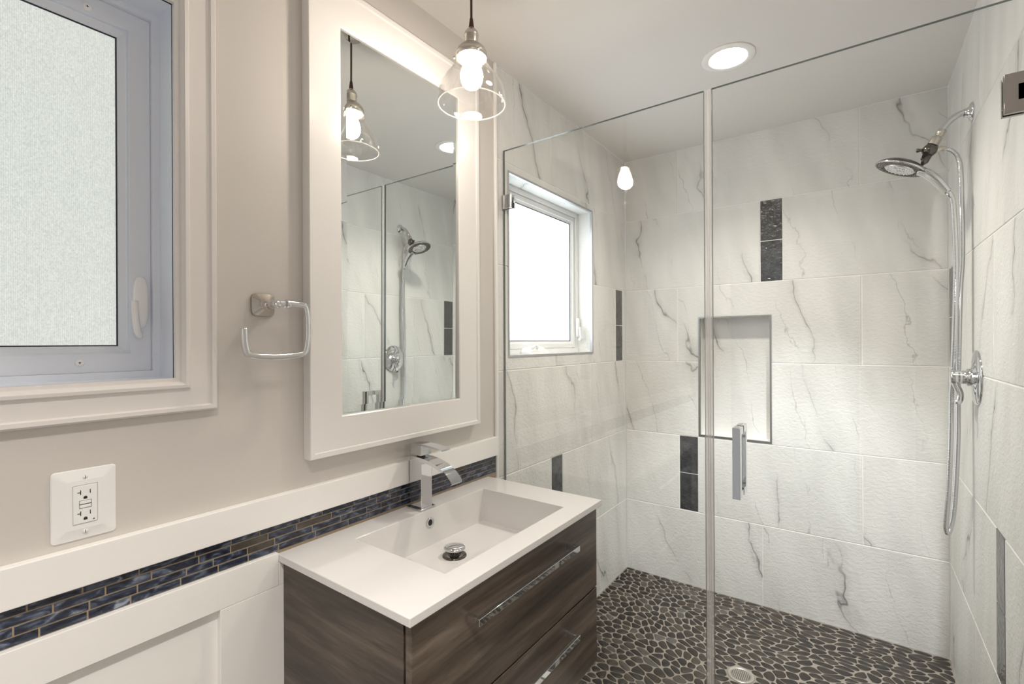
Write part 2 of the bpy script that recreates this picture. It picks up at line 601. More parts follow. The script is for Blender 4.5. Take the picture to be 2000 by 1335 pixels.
# left wall: painted part with the first window, tiled part with the shower window
bm = new()
holed(bm, YF, TE, 0, H, [W1], toL, 0.0, 0)
a, b, c, d = W2
holed(bm, TE, D, 0, H, [W2], toL, -0.002, 1)
rows(bm, [[2.25], [(1.840, 1.937)], [2.2407], [(2.552, 2.640)], [], [1.841]], TE, D, toL, [W2], 2, 3, H)
# tiled reveals of the shower window
v_ = 0.31
quad(bm, [(-.002, b, c), (-.115, b, c), (-.115, b, d), (-.002, b, d)], 2, .31)
quad(bm, [(-.002, a, c), (-.115, a, c), (-.115, a, d), (-.002, a, d)], 2, .62)
quad(bm, [(-.002, a, c), (-.115, a, c), (-.115, b, c), (-.002, b, c)], 2, .45)
quad(bm, [(-.002, a, d), (-.115, a, d), (-.115, b, d), (-.002, b, d)], 2, .77)
struct('wall_left', bm, ['wall', 'grout', 'marble', 'slate'], 'greige painted wall turning to marble tile in the shower, with two windows', 'wall', fix=False)

bm = new()
holed(bm, 0, W, 0, H, [NI], toB, -0.002, 0)
rows(bm, [[0.7227], [(0.311, 0.411), 1.131], [0.590], [0.3045, 1.1304], [(0.7176, 0.8176)], [0.307, 1.125]], 0, W, toB, [NI], 1, 2, H)
a, b, c, d = NI
yb = D + 0.085
quad(bm, [(a, yb, c), (b, yb, c), (b, yb, d), (a, yb, d)], 1, .137)
for q in ([(a, D, c), (a, yb, c), (a, yb, d), (a, D, d)], [(b, D, c), (b, yb, c), (b, yb, d), (b, D, d)], [(a, D, c), (b, D, c), (b, yb, c), (a, yb, c)], [(a, D, d), (b, D, d), (b, yb, d), (a, yb, d)]):
    quad(bm, q, 1, .137)
struct('wall_back', bm, ['grout', 'marble', 'slate'], 'marble tiled back wall of the shower with dark accent strips and a niche', 'wall', fix=False)

bm = new()
holed(bm, TE, D, 0, H, [], toR, -0.002, 0)
rows(bm, [[2.182], [(1.765, 1.862)], [2.286], [1.879, (2.588, 2.684)], [], [2.05]], TE, D, toR, [], 1, 2, H)
quad(bm, [(W, YF, 0), (W, TE, 0), (W, TE, H), (W, YF, H)], 3)
struct('wall_right', bm, ['grout', 'marble', 'slate', 'wall'], 'marble tiled right wall of the shower carrying the shower head', 'wall', fix=False)

bm = new()
holed(bm, 0, W, 0, H, [(.28, 1.12, 0.0, 2.05)], lambda u, v, h: (u, YF, v), 0, 0)  # unseen doorway opening added to give the chrome dark reflections
struct('wall_front', bm, ['wall'], 'greige painted wall behind the viewer with an open doorway', 'wall')

# ceiling with the round hole of the downlight
CX, CY, CR = 0.727, 1.925, 0.066
bm = new()
n = 48
circ = [bm.verts.new((CX + CR * math.cos(2 * math.pi * i / n), CY + CR * math.sin(2 * math.pi * i / n), H)) for i in range(n)]
sq = 0.3
per = []
for i in range(n):
    ang = 2 * math.pi * i / n
    k = sq / max(abs(math.cos(ang)), abs(math.sin(ang)))
    per.append(bm.verts.new((CX + k * math.cos(ang), CY + k * math.sin(ang), H)))
for i in range(n):
    bm.faces.new((circ[i], circ[(i + 1) % n], per[(i + 1) % n], per[i]))
xa, xb, ya, yb2 = CX - sq, CX + sq, CY - sq, CY + sq
for r in ((0, xa, YF, D), (xb, W, YF, D), (xa, xb, YF, ya), (xa, xb, yb2, D)):
    quad(bm, [(r[0], r[2], H), (r[1], r[2], H), (r[1], r[3], H), (r[0], r[3], H)])
struct('ceiling', bm, ['ceiling'], 'plain white ceiling over the whole bathroom', 'ceiling')

# ------------------------------------------------------------------ pebble floor
def clip(poly, px, py, nx, ny):
    out = []
    k = len(poly)
    for i in range(k):
        ax, ay = poly[i]; bx, by = poly[(i + 1) % k]
        da = (ax - px) * nx + (ay - py) * ny
        db = (bx - px) * nx + (by - py) * ny
        if da <= 0: out.append((ax, ay))
        if (da < 0 < db) or (db < 0 < da):
            t = da / (da - db)
            out.append((ax + (bx - ax) * t, ay + (by - ay) * t))
    return out

def pebbles(bm, x0, x1, y0, y1, mi, hole):
    rng = np.random.RandomState(11)
    # blue-noise seeds in a locally stretched metric
    def metric(x, y):
        t = 0.5 + 0.5 * math.tanh((x - 0.72) * 5)
        th = (1 - t) * (-0.35 + 0.5 * math.sin(5 * x + 4 * y)) + t * (-0.12 + 0.25 * math.sin(6 * x - 7 * y))
        st = 1.55 + 0.75 * t
        c, s = math.cos(th), math.sin(th)
        a, b_ = 1 / st, st
        return np.array([[a * c * c + b_ * s * s, (a - b_) * c * s], [(a - b_) * c * s, a * s * s + b_ * c * c]])
    pts, mets = [], []
    cell = {}
    for _ in range(26000):
        x = rng.uniform(x0, x1); y = rng.uniform(y0, y1)
        if (x - hole[0]) ** 2 + (y - hole[1]) ** 2 < (hole[2] + 0.008) ** 2: continue
        Mx = metric(x, y)
        rr = 0.0310 + 0.0190 * rng.rand() ** 2
        gx, gy = int(x / .04), int(y / .04)
        ok = True
        for i in range(gx - 2, gx + 3):
            for j in range(gy - 2, gy + 3):
                for q in cell.get((i, j), ()):
                    dx, dy = pts[q][0] - x, pts[q][1] - y
                    if Mx[0, 0] * dx * dx + 2 * Mx[0, 1] * dx * dy + Mx[1, 1] * dy * dy < rr * rr: ok = False; break
                if not ok: break
            if not ok: break
        if ok:
            cell.setdefault((gx, gy), []).append(len(pts)); pts.append((x, y)); mets.append(Mx)
    # each stone turns its own way a little
    mets2 = []
    for m_ in mets:
        th = rng.normal(0, 0.55); c, s = math.cos(th), math.sin(th)
        Rm = np.array([[c, -s], [s, c]])
        mets2.append(Rm @ m_ @ Rm.T)
    lay = bm.faces.layers.float['vary']
    for i, (x, y) in enumerate(pts):
        Q = .09
        poly = [(max(x0, x - Q), max(y0, y - Q)), (min(x1, x + Q), max(y0, y - Q)), (min(x1, x + Q), min(y1, y + Q)), (max(x0, x - Q), min(y1, y + Q))]
        gx, gy = int(x / .04), int(y / .04)
        near = []
        for a_ in range(gx - 3, gx + 4):
            for b_ in range(gy - 3, gy + 4):
                near += [q for q in cell.get((a_, b_), ()) if q != i]
        for q in near:
            dx, dy = pts[q][0] - x, pts[q][1] - y
            if dx * dx + dy * dy > .0169: continue
            Mx = (mets2[i] + mets2[q]) * 0.5
            nx, ny = Mx[0, 0] * dx + Mx[0, 1] * dy, Mx[0, 1] * dx + Mx[1, 1] * dy
            poly = clip(poly, x + dx / 2, y + dy / 2, nx, ny)
            if len(poly) < 3: break
        hx, hy = hole[0] - x, hole[1] - y
        hd = math.hypot(hx, hy)
        if hd < hole[2] + .06:
            poly = clip(poly, hole[0] - hx / hd * (hole[2] + .002), hole[1] - hy / hd * (hole[2] + .002), hx, hy)
        if len(poly) < 3: continue
        cx_ = sum(p[0] for p in poly) / len(poly); cy_ = sum(p[1] for p in poly) / len(poly)
        # pull every side in by half a grout joint, then round the corners
        g = 0.0017 + 0.0010 * rng.rand()
        q2 = poly
        kk = len(poly)
        for e in range(kk):
            ax, ay = poly[e]; bx, by = poly[(e + 1) % kk]
            ex, ey = bx - ax, by - ay
            L = math.hypot(ex, ey)
            if L < 1e-6: continue
            nx, ny = ey / L, -ex / L
            if (ax - cx_) * nx + (ay - cy_) * ny < 0: nx, ny = -nx, -ny
            q2 = clip(q2, ax - nx * g, ay - ny * g, nx, ny)
            if len(q2) < 3: break
        if len(q2) < 3: continue
        # drop very short edges, Chaikin twice
        for _ in range(2):
            nq = []
            for e in range(len(q2)):
                ax, ay = q2[e]; bx, by = q2[(e + 1) % len(q2)]
                nq += [(ax * .75 + bx * .25, ay * .75 + by * .25), (ax * .25 + bx * .75, ay * .25 + by * .75)]
            q2 = nq
        area = 0.5 * abs(sum(q2[e][0] * q2[(e + 1) % len(q2)][1] - q2[(e + 1) % len(q2)][0] * q2[e][1] for e in range(len(q2))))
        if area < 3e-5: continue
        cx_ = sum(p[0] for p in q2) / len(q2); cy_ = sum(p[1] for p in q2) / len(q2)
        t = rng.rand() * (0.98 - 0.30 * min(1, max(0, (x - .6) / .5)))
        hh = 0.0035 + rng.rand() * 0.001
        r0 = [bm.verts.new((px, py, 0.0)) for px, py in q2]
        r1 = [bm.verts.new((px, py, hh * .55)) for px, py in q2]
        r2 = [bm.verts.new((cx_ + (px - cx_) * .88, cy_ + (py - cy_) * .88, hh)) for px, py in q2]
        for A, B in ((r0, r1), (r1, r2)):
            for e in range(len(q2)):
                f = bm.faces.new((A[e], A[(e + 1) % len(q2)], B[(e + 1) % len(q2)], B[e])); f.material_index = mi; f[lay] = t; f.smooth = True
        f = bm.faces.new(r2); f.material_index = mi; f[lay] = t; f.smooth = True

DR = (0.731, 2.080, 0.050)
bm = new()
quad(bm, [(0, 1.55, 0.0015), (W, 1.55, 0.0015), (W, D, 0.0015), (0, D, 0.0015)], 0)
pebbles(bm, 0.004, W - .004, 1.556, D - .004, 1, DR)
struct('floor', bm, ['floor_grout', 'pebble'], 'shower floor of dark sliced pebbles in pale grout', 'floor')
bm = new()
box(bm, 0, W, YF, 1.43, -.02, 0.0)
struct('floor', bm, ['floor_tile'], 'dark tiled bathroom floor outside the shower', 'floor')
bm = new()
box(bm, 0, W, 1.43, 1.55, 0.0, 0.085, 0.002)
struct('trim_1', bm, ['marble'], 'low marble curb under the shower glass', 'shower curb')

# ------------------------------------------------------------------ wainscot on the left wall
bm = new()
box(bm, 0, 0.019, YF, 1.424, 0.914, 0.982, 0.0015)
struct('trim_2', bm, ['trim'], 'white chair rail running along the wall above the mosaic band', 'chair rail')
bm = new()
box(bm, 0, 0.018, YF, 0.5815, 0.772, 0.848, 0.001)
box(bm, 0, 0.018, 0.582, 1.424, 0.772, 0.8255, 0.001)
box(bm, 0, 0.018, 0.455, 0.600, 0.12, 0.7715, 0.001)
box(bm, 0, 0.018, -0.25, -0.10, 0.12, 0.7715, 0.001)
box(bm, 0, 0.018, 1.30, 1.424, 0.12, 0.7715, 0.001)
box(bm, 0, 0.0025, YF, 1.424, 0.12, 0.78)
struct('trim_3', bm, ['trim'], 'white board and batten wainscot panelling below the mosaic band', 'wainscot')
bm = new()
box(bm, 0, 0.015, YF, 1.424, 0.0, 0.119, 0.002)
struct('baseboard_left', bm, ['trim'], 'white baseboard under the wainscot', 'baseboard')
# mosaic band: four courses of narrow glass bricks
bm = new()
box(bm, 0, 0.0052, YF, 1.424, 0.8482, 0.9138, mi=1)
box(bm, 0, 0.0052, 0.584, 1.424, 0.830, 0.8482, mi=1)
rng = random.Random(5)
pitch = 0.0656 / 4
for k in range(4):
    y = YF + rng.random() * 0.05
    z0 = 0.8482 + pitch * k
    while y < 1.42:
        L = rng.choice((0.05, 0.062, 0.07, 0.082, 0.095))
        y1 = min(y + L, 1.423)
        if y1 - y > 0.01:
            box(bm, 0.001, 0.0066, y + .0013, y1 - .0013, z0 + .0014, z0 + pitch - .0014, 0.0009, mi=0, vary=rng.random())
        y = y1
struct('trim_4', bm, ['mosaic', 'mosaic_grout'], 'band of dark blue glass mosaic bricks between the white rails', 'mosaic band')
bm = new()
box(bm, 0, 0.011, 1.4245, 1.4375, 0.0, H - .001, 0.003, seg=3)
struct('trim_5', bm, ['trim'], 'white edge strip where the wall tile begins beside the mirror', 'tile edge strip')

# ------------------------------------------------------------------ window beside the mirror
def lever_handle(parent, x, y, z0, z1, s=1.0):
    """white casement lock: oval plate with a hooked lever"""
    zc = (z0 + z1) / 2; h = (z1 - z0)
    b = new()
    prof = []
    N = 24
    top = []
    for lvl, (sc, xo) in enumerate(((1.0, 0.0), (1.0, 0.006), (0.86, 0.011), (0.5, 0.013))):
        ring = []
        for i in range(N):
            a_ = 2 * math.pi * i / N
            cy_, sz_ = math.cos(a_), math.sin(a_)
            cy_ = math.copysign(abs(cy_) ** .7, cy_); sz_ = math.copysign(abs(sz_) ** .7, sz_)
            ring.append(b.verts.new((x + xo, y + .0125 * s * sc * cy_, zc + h * .08 + (h * .42) * (sc if sc == 1 else .5 + sc / 2) * sz_)))
        top.append(ring)
    for A, B in zip(top[:-1], top[1:]):
        for i in range(N):
            f = b.faces.new((A[i], A[(i + 1) % N], B[(i + 1) % N], B[i])); f.smooth = True
    b.faces.new(top[-1]).smooth = True
    hd = obj('lock_handle', b, 'plastic', parent)
    b = new()
    path = spline([(x + .010, y - .002 * s, z0 + h * .06), (x + .020, y - .006 * s, z0 + h * .05), (x + .027, y - .012 * s, z0 + h * .12), (x + .026, y - .015 * s, z0 + h * .35), (x + .024, y - .016 * s, z0 + h * .60)], .004)
    tube(b, path, .006 * s, 10, square=(.0045, .007 * s))
    obj('lever', b, 'plastic', hd)
    return hd

wn = thing('window_1', 'large reeded glass window in a white cased frame beside the towel ring', 'window', (0, 0.008, 1.27), kind='structure')
a, b, c, d = W1
cw = 0.0775
bm = new()
prof = [(0, -.002), (0, .012), (.10, .012), (.13, .017), (.20, .022), (.28, .021), (.33, .014), (.80, .0135), (.84, .018), (.94, .018), (1.0, .010), (1.0, 0.0)]
frame(bm, (a, b, c, d), (a - cw, b + cw, c - .071, d + cw), prof)
obj('casing', bm, 'casing', wn)
bm = new()
frame(bm, (a, b, c, d), (a, b, c, d), [(0, 0.002), (0, -.075)])
frame(bm, (a + .0135, b - .0135, c + .0135, d - .0135), (a, b, c, d), [(0, -.085), (0, -.066), (.9, -.066), (1, -.060)])
obj('jamb', bm, 'vinyl', wn)
bm = new()
def inset(r, k): return (r[0] + k, r[1] - k, r[2] + k, r[3] - k)
frame(bm, inset(W1, .064), inset(W1, .014), [(0, -.110), (0, -.094), (.22, -.086), (.24, -.083), (.30, -.083), (.30, -.0765), (1, -.0765), (1, -.09)])
obj('sash', bm, 'vinyl', wn)
bm = new()
frame(bm, inset(W1, .0665), inset(W1, .062), [(0, -.098), (0, -.0950), (1, -.0950)])
obj('gasket', bm, 'gasket', wn)
bm = new()
r = inset(W1, .063)
box(bm, -.102, -.0965, r[0], r[1], r[2], r[3])
obj('pane', bm, 'pane1', wn)
lever_handle(wn, -.0765, 0.3445, 1.350, 1.476)
for (sy, sz) in ((0.2499, 1.303), (0.2634, 1.985)):
    bm = new()
    lathe(bm, [(.0072, 0), (.0072, .0014), (.0050, .0030), (.0015, .0030), (0, .0018)], (-.0765, sy, sz), (1, 0, 0), 20)
    s_ = obj('screw', bm, 'plastic', wn)
    bm = new()
    box(bm, -.0740, -.0733, sy - .0020, sy + .0020, sz - .0005, sz + .0005)
    box(bm, -.0740, -.0733, sy - .0005, sy + .0005, sz - .0020, sz + .0020)
    obj('cross_slot', bm, 'dark', s_)

# ------------------------------------------------------------------ shower window
wn = thing('window_2', 'small frosted window set in a tiled recess inside the shower', 'window', (0, 1.885, 1.285), kind='structure')
bm = new()
frame(bm, inset(W2, .0015), inset(W2, -.007), [(0, -.010), (0, .0025), (1, .0025), (1, -.003)])
obj('metal_edge', bm, 'alu_light', wn)
bm = new()
frame(bm, inset(W2, .022), inset(W2, .0005), [(0, -.115), (0, -.080), (1, -.080), (1, -.114)])
obj('jamb', bm, 'vinyl_white', wn)
bm = new()
frame(bm, inset(W2, .058), inset(W2, .024), [(0, -.112), (0, -.098), (.35, -.092), (.38, -.088), (1, -.088), (1, -.11)])
obj('sash', bm, 'vinyl_white', wn)
bm = new()
frame(bm, inset(W2, .061), inset(W2, .057), [(0, -.104), (0, -.0975), (1, -.0975)])
obj('gasket', bm, 'gasket', wn)
bm = new()
r = inset(W2, .057)
box(bm, -.106, -.101, r[0], r[1], r[2], r[3])
obj('pane', bm, 'pane2', wn)
lever_handle(wn, -.080, 2.2340, 1.345, 1.462)
# the crank operator on the sill
bm = new()
sec = [(1.712, .010), (1.722, .022), (1.745, .030), (1.775, .031), (1.783, .026), (1.800, .026), (1.808, .031), (1.840, .031), (1.858, .022), (1.866, .010)]
rings = []
for y, hh in sec:
    rings.append([bm.verts.new(p) for p in ((-.078, y, 1.2856), (-.078, y, 1.2856 + hh), (-.050, y, 1.2856 + hh), (-.030, y, 1.2856 + hh * .55), (-.024, y, 1.2856))])
for A, B in zip(rings[:-1], rings[1:]):
    for j in range(5):
        f = bm.faces.new((A[j], A[(j + 1) % 5], B[(j + 1) % 5], B[j])); f.smooth = False
bm.faces.new(rings[0]); bm.faces.new(rings[-1])
op = obj('crank_operator', bm, 'plastic', wn)
bm = new()
lathe(bm, [(.009, 0), (.009, .010), (.006, .013), (0, .013)], (-.046, 1.79, 1.310), (.35, 0, 1), 16)
tube(bm, spline([(-.044, 1.79, 1.322), (-.040, 1.765, 1.320), (-.034, 1.735, 1.311)], .004), .0055, 10)
obj('folded_crank', bm, 'plastic', op)

# ------------------------------------------------------------------ niche edging
bm = new()
frameY(bm, (NI[0], NI[1], NI[2], NI[3]), (NI[0] - .008, NI[1] + .008, NI[2] - .008, NI[3] + .008), [(0, -.010), (0, .003), (1, .003), (1, -.003)], D)
struct('trim_6', bm, ['alu'], 'grey metal edging around the niche in the back wall', 'niche edging')

# ------------------------------------------------------------------ mirror
mi_o = (0.655, 1.305, 1.050, 2.272)
mi_g = (0.748, 1.200, 1.149, 2.162)
mr = thing('wall_mirror', 'tall mirror in a wide white mitred frame above the sink', 'mirror', (0.0, 0.98, 1.05))
bm = new()
frame(bm, mi_g, mi_o, [(0, .006), (0, .0255), (.03, .0275), (.85, .0275), (.87, .031), (.985, .031), (1.0, .029), (1.0, .0005)])
obj('mirror_frame', bm, 'mirror_frame', mr)
bm = new()
tl = -0.0052      # the mirror hangs tipped very slightly forward
bv = 0.021
def gz(x, z): return x - tl * (z - 1.65)
o_ = inset(mi_g, -.001); i_ = inset(mi_g, bv)
lo = [bm.verts.new((gz(.0195 - .0006, z), y, z)) for y, z in ((o_[0], o_[2]), (o_[1], o_[2]), (o_[1], o_[3]), (o_[0], o_[3]))]
li = [bm.verts.new((gz(.0195, z), y, z)) for y, z in ((i_[0], i_[2]), (i_[1], i_[2]), (i_[1], i_[3]), (i_[0], i_[3]))]
bm.faces.new(li)
for j in range(4): bm.faces.new((lo[j], lo[(j + 1) % 4], li[(j + 1) % 4], li[j]))
lb = [bm.verts.new((.004, v.co.y, v.co.z)) for v in lo]
for j in range(4): bm.faces.new((lb[j], lb[(j + 1) % 4], lo[(j + 1) % 4], lo[j]))
obj('mirror_glass', bm, 'silver', mr)

# ------------------------------------------------------------------ towel ring
tr = thing('towel_ring', 'chrome square open towel ring on a flared wall plate left of the mirror', 'towel ring', (0, 0.555, 1.427))
bm = new()
N = 28
rings = []
for sc, xo in ((1.0, .0005), (1.0, .005), (.93, .008), (.50, .020), (.40, .026), (.36, .030)):
    ring = []
    for i in range(N):
        a_ = 2 * math.pi * i / N
        e = .42 if sc > .6 else .7
        cy_ = math.copysign(abs(math.cos(a_)) ** e, math.cos(a_)); sz_ = math.copysign(abs(math.sin(a_)) ** e, math.sin(a_))
        ring.append(bm.verts.new((xo, .555 + .0265 * sc * cy_, 1.427 + .0265 * sc * sz_)))
    rings.append(ring)
for A, B in zip(rings[:-1], rings[1:]):
    for i in range(N):
        f = bm.faces.new((A[i], A[(i + 1) % N], B[(i + 1) % N], B[i])); f.smooth = True
bm.faces.new(rings[-1]); bm.faces.new(rings[0])
obj('mounting_plate', bm, 'nickel', tr)
bm = new()
lathe(bm, [(.0092, .029), (.0092, .040), (.0105, .044), (.0085, .048), (.0095, .056), (.0095, .066), (.006, .070), (0, .070)], (0, .556, 1.426), (1, 0, 0), 24)
obj('post', bm, 'chrome', tr)
bm = new()
path = [(.060, .556, 1.426), (.060, .574, 1.4275), (.060, .598, 1.428), (.060, .619, 1.427), (.060, .6255, 1.4235), (.060, .629, 1.412), (.060, .6315, 1.385), (.060, .631, 1.355), (.060, .6275, 1.328), (.060, .624, 1.318), (.060, .617, 1.3125), (.060, .590, 1.3085), (.060, .555, 1.307), (.060, .520, 1.309), (.060, .500, 1.3125), (.060, .4935, 1.316), (.060, .4900, 1.324), (.060, .4868, 1.345), (.060, .4862, 1.374)]
tube(bm, spline(path, .003), .005, 16, square=(.0048, .0062))
obj('ring', bm, 'chrome', tr)
bm = new()
lathe(bm, [(.0098, -.004), (.0105, -.002), (.0105, .002), (.0098, .004)], (.060, .582, 1.4278), (0, 1, 0), 20)
obj('collar', bm, 'chrome', tr)

# ------------------------------------------------------------------ outlet
ou = thing('wall_outlet', 'white two-socket wall outlet with test buttons above the chair rail', 'outlet', (0, .2395, .994))
bm = new()
oy, oz = .2395, 1.0555
loops = []
for hy, hz, x in ((.0445, .0620, .0005), (.0445, .0620, .0015), (.0430, .0605, .0030), (.0250, .0425, .0068), (.0175, .0345, .0070), (.0172, .0342, .0045)):
    N = 6
    ring = []
    rr = .006 if hy > .03 else .002
    for (sy, sz, a0) in ((1, 1, 0), (-1, 1, 90), (-1, -1, 180), (1, -1, 270)):
        for i in range(N):
            an = math.radians(a0 + 90 * i / (N - 1))
            ring.append(bm.verts.new((x, oy + sy * (hy - rr) + rr * math.cos(an), oz + sz * (hz - rr) + rr * math.sin(an))))
    loops.append(ring)
for A, B in zip(loops[:-1], loops[1:]):
    k = len(A)
    for i in range(k):
        bm.faces.new((A[i], A[(i + 1) % k], B[(i + 1) % k], B[i]))
bm.faces.new(loops[-1])
cp = obj('cover_plate', bm, 'plastic', ou)
for z in (oz + .048, oz - .048):
    bm = new()
    lathe(bm, [(.0034, 0), (.0034, .0008), (.0022, .0016), (0, .0017)], (.0064, oy, z), (1, 0, 0), 18)
    s_ = obj('screw', bm, 'plastic', cp)
    bm = new()
    box(bm, .0078, .0083, oy - .0004, oy + .0004, z - .0030, z + .0030)
    obj('slot', bm, 'dark', s_)
bm = new()
box(bm, .004, .0078, oy - .0163, oy + .0163, oz - .0333, oz + .0333, .0008)
rc = obj('receptacle', bm, 'plastic', ou)
for z in (oz + .0185, oz - .0185):
    for (dy, hw, hh) in ((-.0065, .0006, .0040), (.0065, .0006, .0034)):
        bm = new()
        box(bm, .0075, .0081, oy + dy - hw, oy + dy + hw, z + .003 - hh, z + .003 + hh)
        if dy < 0: box(bm, .0075, .0081, oy + dy - .0042, oy + dy, z + .0024, z + .0036)
        obj('slot', bm, 'dark', rc)
    bm = new()
    lathe(bm, [(0, .0001), (.0026, .0001), (.0026, -.0006)], (.0081, oy, z - .0065), (1, 0, 0), 16)
    box(bm, .0075, .0081, oy - .0026, oy + .0026, z - .0092, z - .0065)
    obj('ground_hole', bm, 'dark', rc)
for z in (oz + .0035, oz - .0035):
    bm = new()
    box(bm, .0074, .0086, oy - .0075, oy + .0075, z - .0026, z + .0026, .0006)
    obj('button', bm, 'plastic', rc)
    bm = new()
    frame(bm, (oy - .0078, oy + .0078, z - .0029, z + .0029), (oy - .0084, oy + .0084, z - .0035, z + .0035), [(0, .0079), (1, .0079), (1, .0070)])
    obj('button_gap', bm, 'dark', rc)
bm = new()
lathe(bm, [(0, .0003), (.0011, .0003), (.0011, -.0004)], (.0079, oy + .0115, oz - .029), (1, 0, 0), 12)
obj('indicator', bm, 'dark', rc)

# ------------------------------------------------------------------ vanity cabinet
VY0, VY1, VX, VZ0, VZ1 = .592, 1.345, .460, .355, .8255
va = thing('vanity_cabinet', 'dark wood wall-hung vanity cabinet with two drawers under the white sink', 'cabinet', (.014, .97, VZ0))
bm = new()
box(bm, .0190, .4375, VY0, VY0 + .018, VZ0, VZ1, .0008)
box(bm, .0190, .438, VY1 - .018, VY1, VZ0, VZ1, .0008)
box(bm, .0190, .438, VY0 + .018, VY1 - .018, VZ0, VZ0 + .018)
box(bm, .0190, .034, VY0 + .018, VY1 - .018, VZ0 + .018, VZ1)
obj('cabinet_body', bm, 'wood_x', va)
for z0, z1, hz in ((.5865, .8215, .771), (VZ0, .5815, .526)):
    bm = new()
    box(bm, .4425, VX, VY0, VY1, z0, z1, .0012)
    box(bm, .08, .4415, VY0 + .03, VY1 - .03, z0 + .02, min(z1 - .04, .70))
    dr = obj('drawer', bm, 'wood_y', va)
    bm = new()
    hy0, hy1, hx = .738, 1.168, .497
    box(bm, hx - .010, hx, hy0, hy1, hz - .0075, hz + .0075, .0008)
    box(bm, VX - .0005, hx - .009, hy0, hy0 + .010, hz - .0075, hz + .0075, .0006)
    box(bm, VX - .0005, hx - .009, hy1 - .010, hy1, hz - .0075, hz + .0075, .0006)
    obj('handle', bm, 'chrome', dr, label='chrome bar handle')

# ------------------------------------------------------------------ sink top
SX0, SX1, SY0, SY1, SZ = .0085, .4660, .5820, 1.3720, .844
sk = thing('sink_top', 'white rectangular sink top with a deep square basin on the vanity', 'sink', (.24, .98, .826))
bm = new()
def rect(x0, x1, y0, y1, z): return [bm.verts.new(p) for p in ((x0, y0, z), (x1, y0, z), (x1, y1, z), (x0, y1, z))]
L0 = rect(SX0, SX1, SY0, SY1, .826)
L1 = rect(SX0, SX1, SY0, SY1, SZ)
L2 = rect(.0880, .4010, .7420, 1.2480, SZ)
L3 = rect(.1000, .3860, .7660, 1.2300, .742)
U0 = rect(.0820, .4080, .7360, 1.2540, .826)
U1 = rect(.0940, .3930, .7600, 1.2360, .734)
for A, B in ((L0, L1), (L1, L2), (L2, L3), (U0, L0), (U1, U0)):
    for j in range(4): bm.faces.new((A[j], A[(j + 1) % 4], B[(j + 1) % 4], B[j]))
bm.faces.new(L3); bm.faces.new(U1)
smooth_bevel(obj('basin', bm, 'ceramic', sk), .0022, 3)
bm = new()
DX, DY, DZ = .200, .985, .742
lathe(bm, [(.0, .0004), (.018, .0004), (.0185, .0035), (.032, .0035), (.0335, .0022), (.0340, .0002)], (DX, DY, DZ), n=36)
dn = obj('drain_ring', bm, 'dark_chrome', sk)
bm = new()
lathe(bm, [(.012, .001), (.012, .017), (.0265, .0185), (.0300, .0205), (.0305, .0225), (.0275, .0258), (.015, .0285), (0, .0293)], (DX, DY, DZ), n=36)
obj('stopper', bm, 'chrome', dn, label='chrome pop-up stopper')
bm = new()
ax_ = Vector((.102, 0, -.012)).normalized()
nrm = Vector((.102, 0, .012)).normalized()
o0 = Vector((.0925, .9955, .808))
lathe(bm, [(.0085, -.004), (.0085, .0010), (.0095, .0030), (.0130, .0030), (.0140, .0012), (.0140, -.001)], o0, nrm, 32)
ov = obj('overflow_ring', bm, 'chrome', sk)
bm = new()
lathe(bm, [(0, 0), (.0087, 0)], o0 + nrm * .0003, nrm, 24)
obj('overflow_hole', bm, 'dark', ov)

# ------------------------------------------------------------------ faucet
fa = thing('faucet', 'chrome square waterfall faucet standing behind the basin', 'faucet', (.05, 1.0, SZ))
fx, fy = .050, 1.000
bm = new()
box(bm, fx - .030, fx + .032, fy - .030, fy + .030, SZ + .0003, SZ + .0055, .0012)
obj('base_plate', bm, 'chrome', fa)
bm = new()
box(bm, fx - .024, fx + .025, fy - .022, fy + .022, SZ + .005, .9945, .0015)
obj('body', bm, 'chrome', fa)
bm = new()
# arched waterfall spout: flat strip leaving the top of the body
N = 18
rings = []
for i in range(N + 1):
    t = i / N
    ang = math.radians(8 + 54 * t)
    x = fx - .024 + .172 * (math.sin(math.radians(62) * t ** .95) / math.sin(math.radians(62)))
    z = .9995 - .058 * t ** 2.3
    nx, nz = math.sin(math.radians(50) * t), math.cos(math.radians(50) * t)
    th = .012 - .004 * t
    rings.append([bm.verts.new(p) for p in ((x + nx * .0, fy - .0225, z + nz * .0), (x, fy + .0225, z), (x - nx * th, fy + .0225, z - nz * th), (x - nx * th, fy - .0225, z - nz * th))])
for A, B in zip(rings[:-1], rings[1:]):
    for j in range(4):
        f = bm.faces.new((A[j], A[(j + 1) % 4], B[(j + 1) % 4], B[j])); f.smooth = True
bm.faces.new(rings[0]); bm.faces.new(rings[-1])
sp = obj('spout', bm, 'chrome', fa)
for e in sp.data.edges:
    pass
sp.data.set_sharp_from_angle(angle=math.radians(40))
bm = new()
lathe(bm, [(.013, .0), (.013, .005)], (fx + .002, fy, .9990), n=24, cap0=True, cap1=True)
obj('neck', bm, 'dark_chrome', fa)
bm = new()
box(bm, fx - .022, fx + .024, fy - .021, fy + .021, 1.0035, 1.0330, .0015)
# lever: a thin plate reaching over the spout
rings = []
for i in range(13):
    t = i / 12
    x = fx - .022 + .126 * t
    z = 1.0365 + .004 * math.sin(math.pi * t) - .006 * t
    hw = .021 - .004 * t
    rings.append([bm.verts.new(p) for p in ((x, fy - hw, z), (x, fy + hw, z), (x, fy + hw, z - .0045), (x, fy - hw, z - .0045))])
for A, B in zip(rings[:-1], rings[1:]):
    for j in range(4): bm.faces.new((A[j], A[(j + 1) % 4], B[(j + 1) % 4], B[j]))
bm.faces.new(rings[0]); bm.faces.new(rings[-1])
obj('lever', bm, 'chrome', fa)

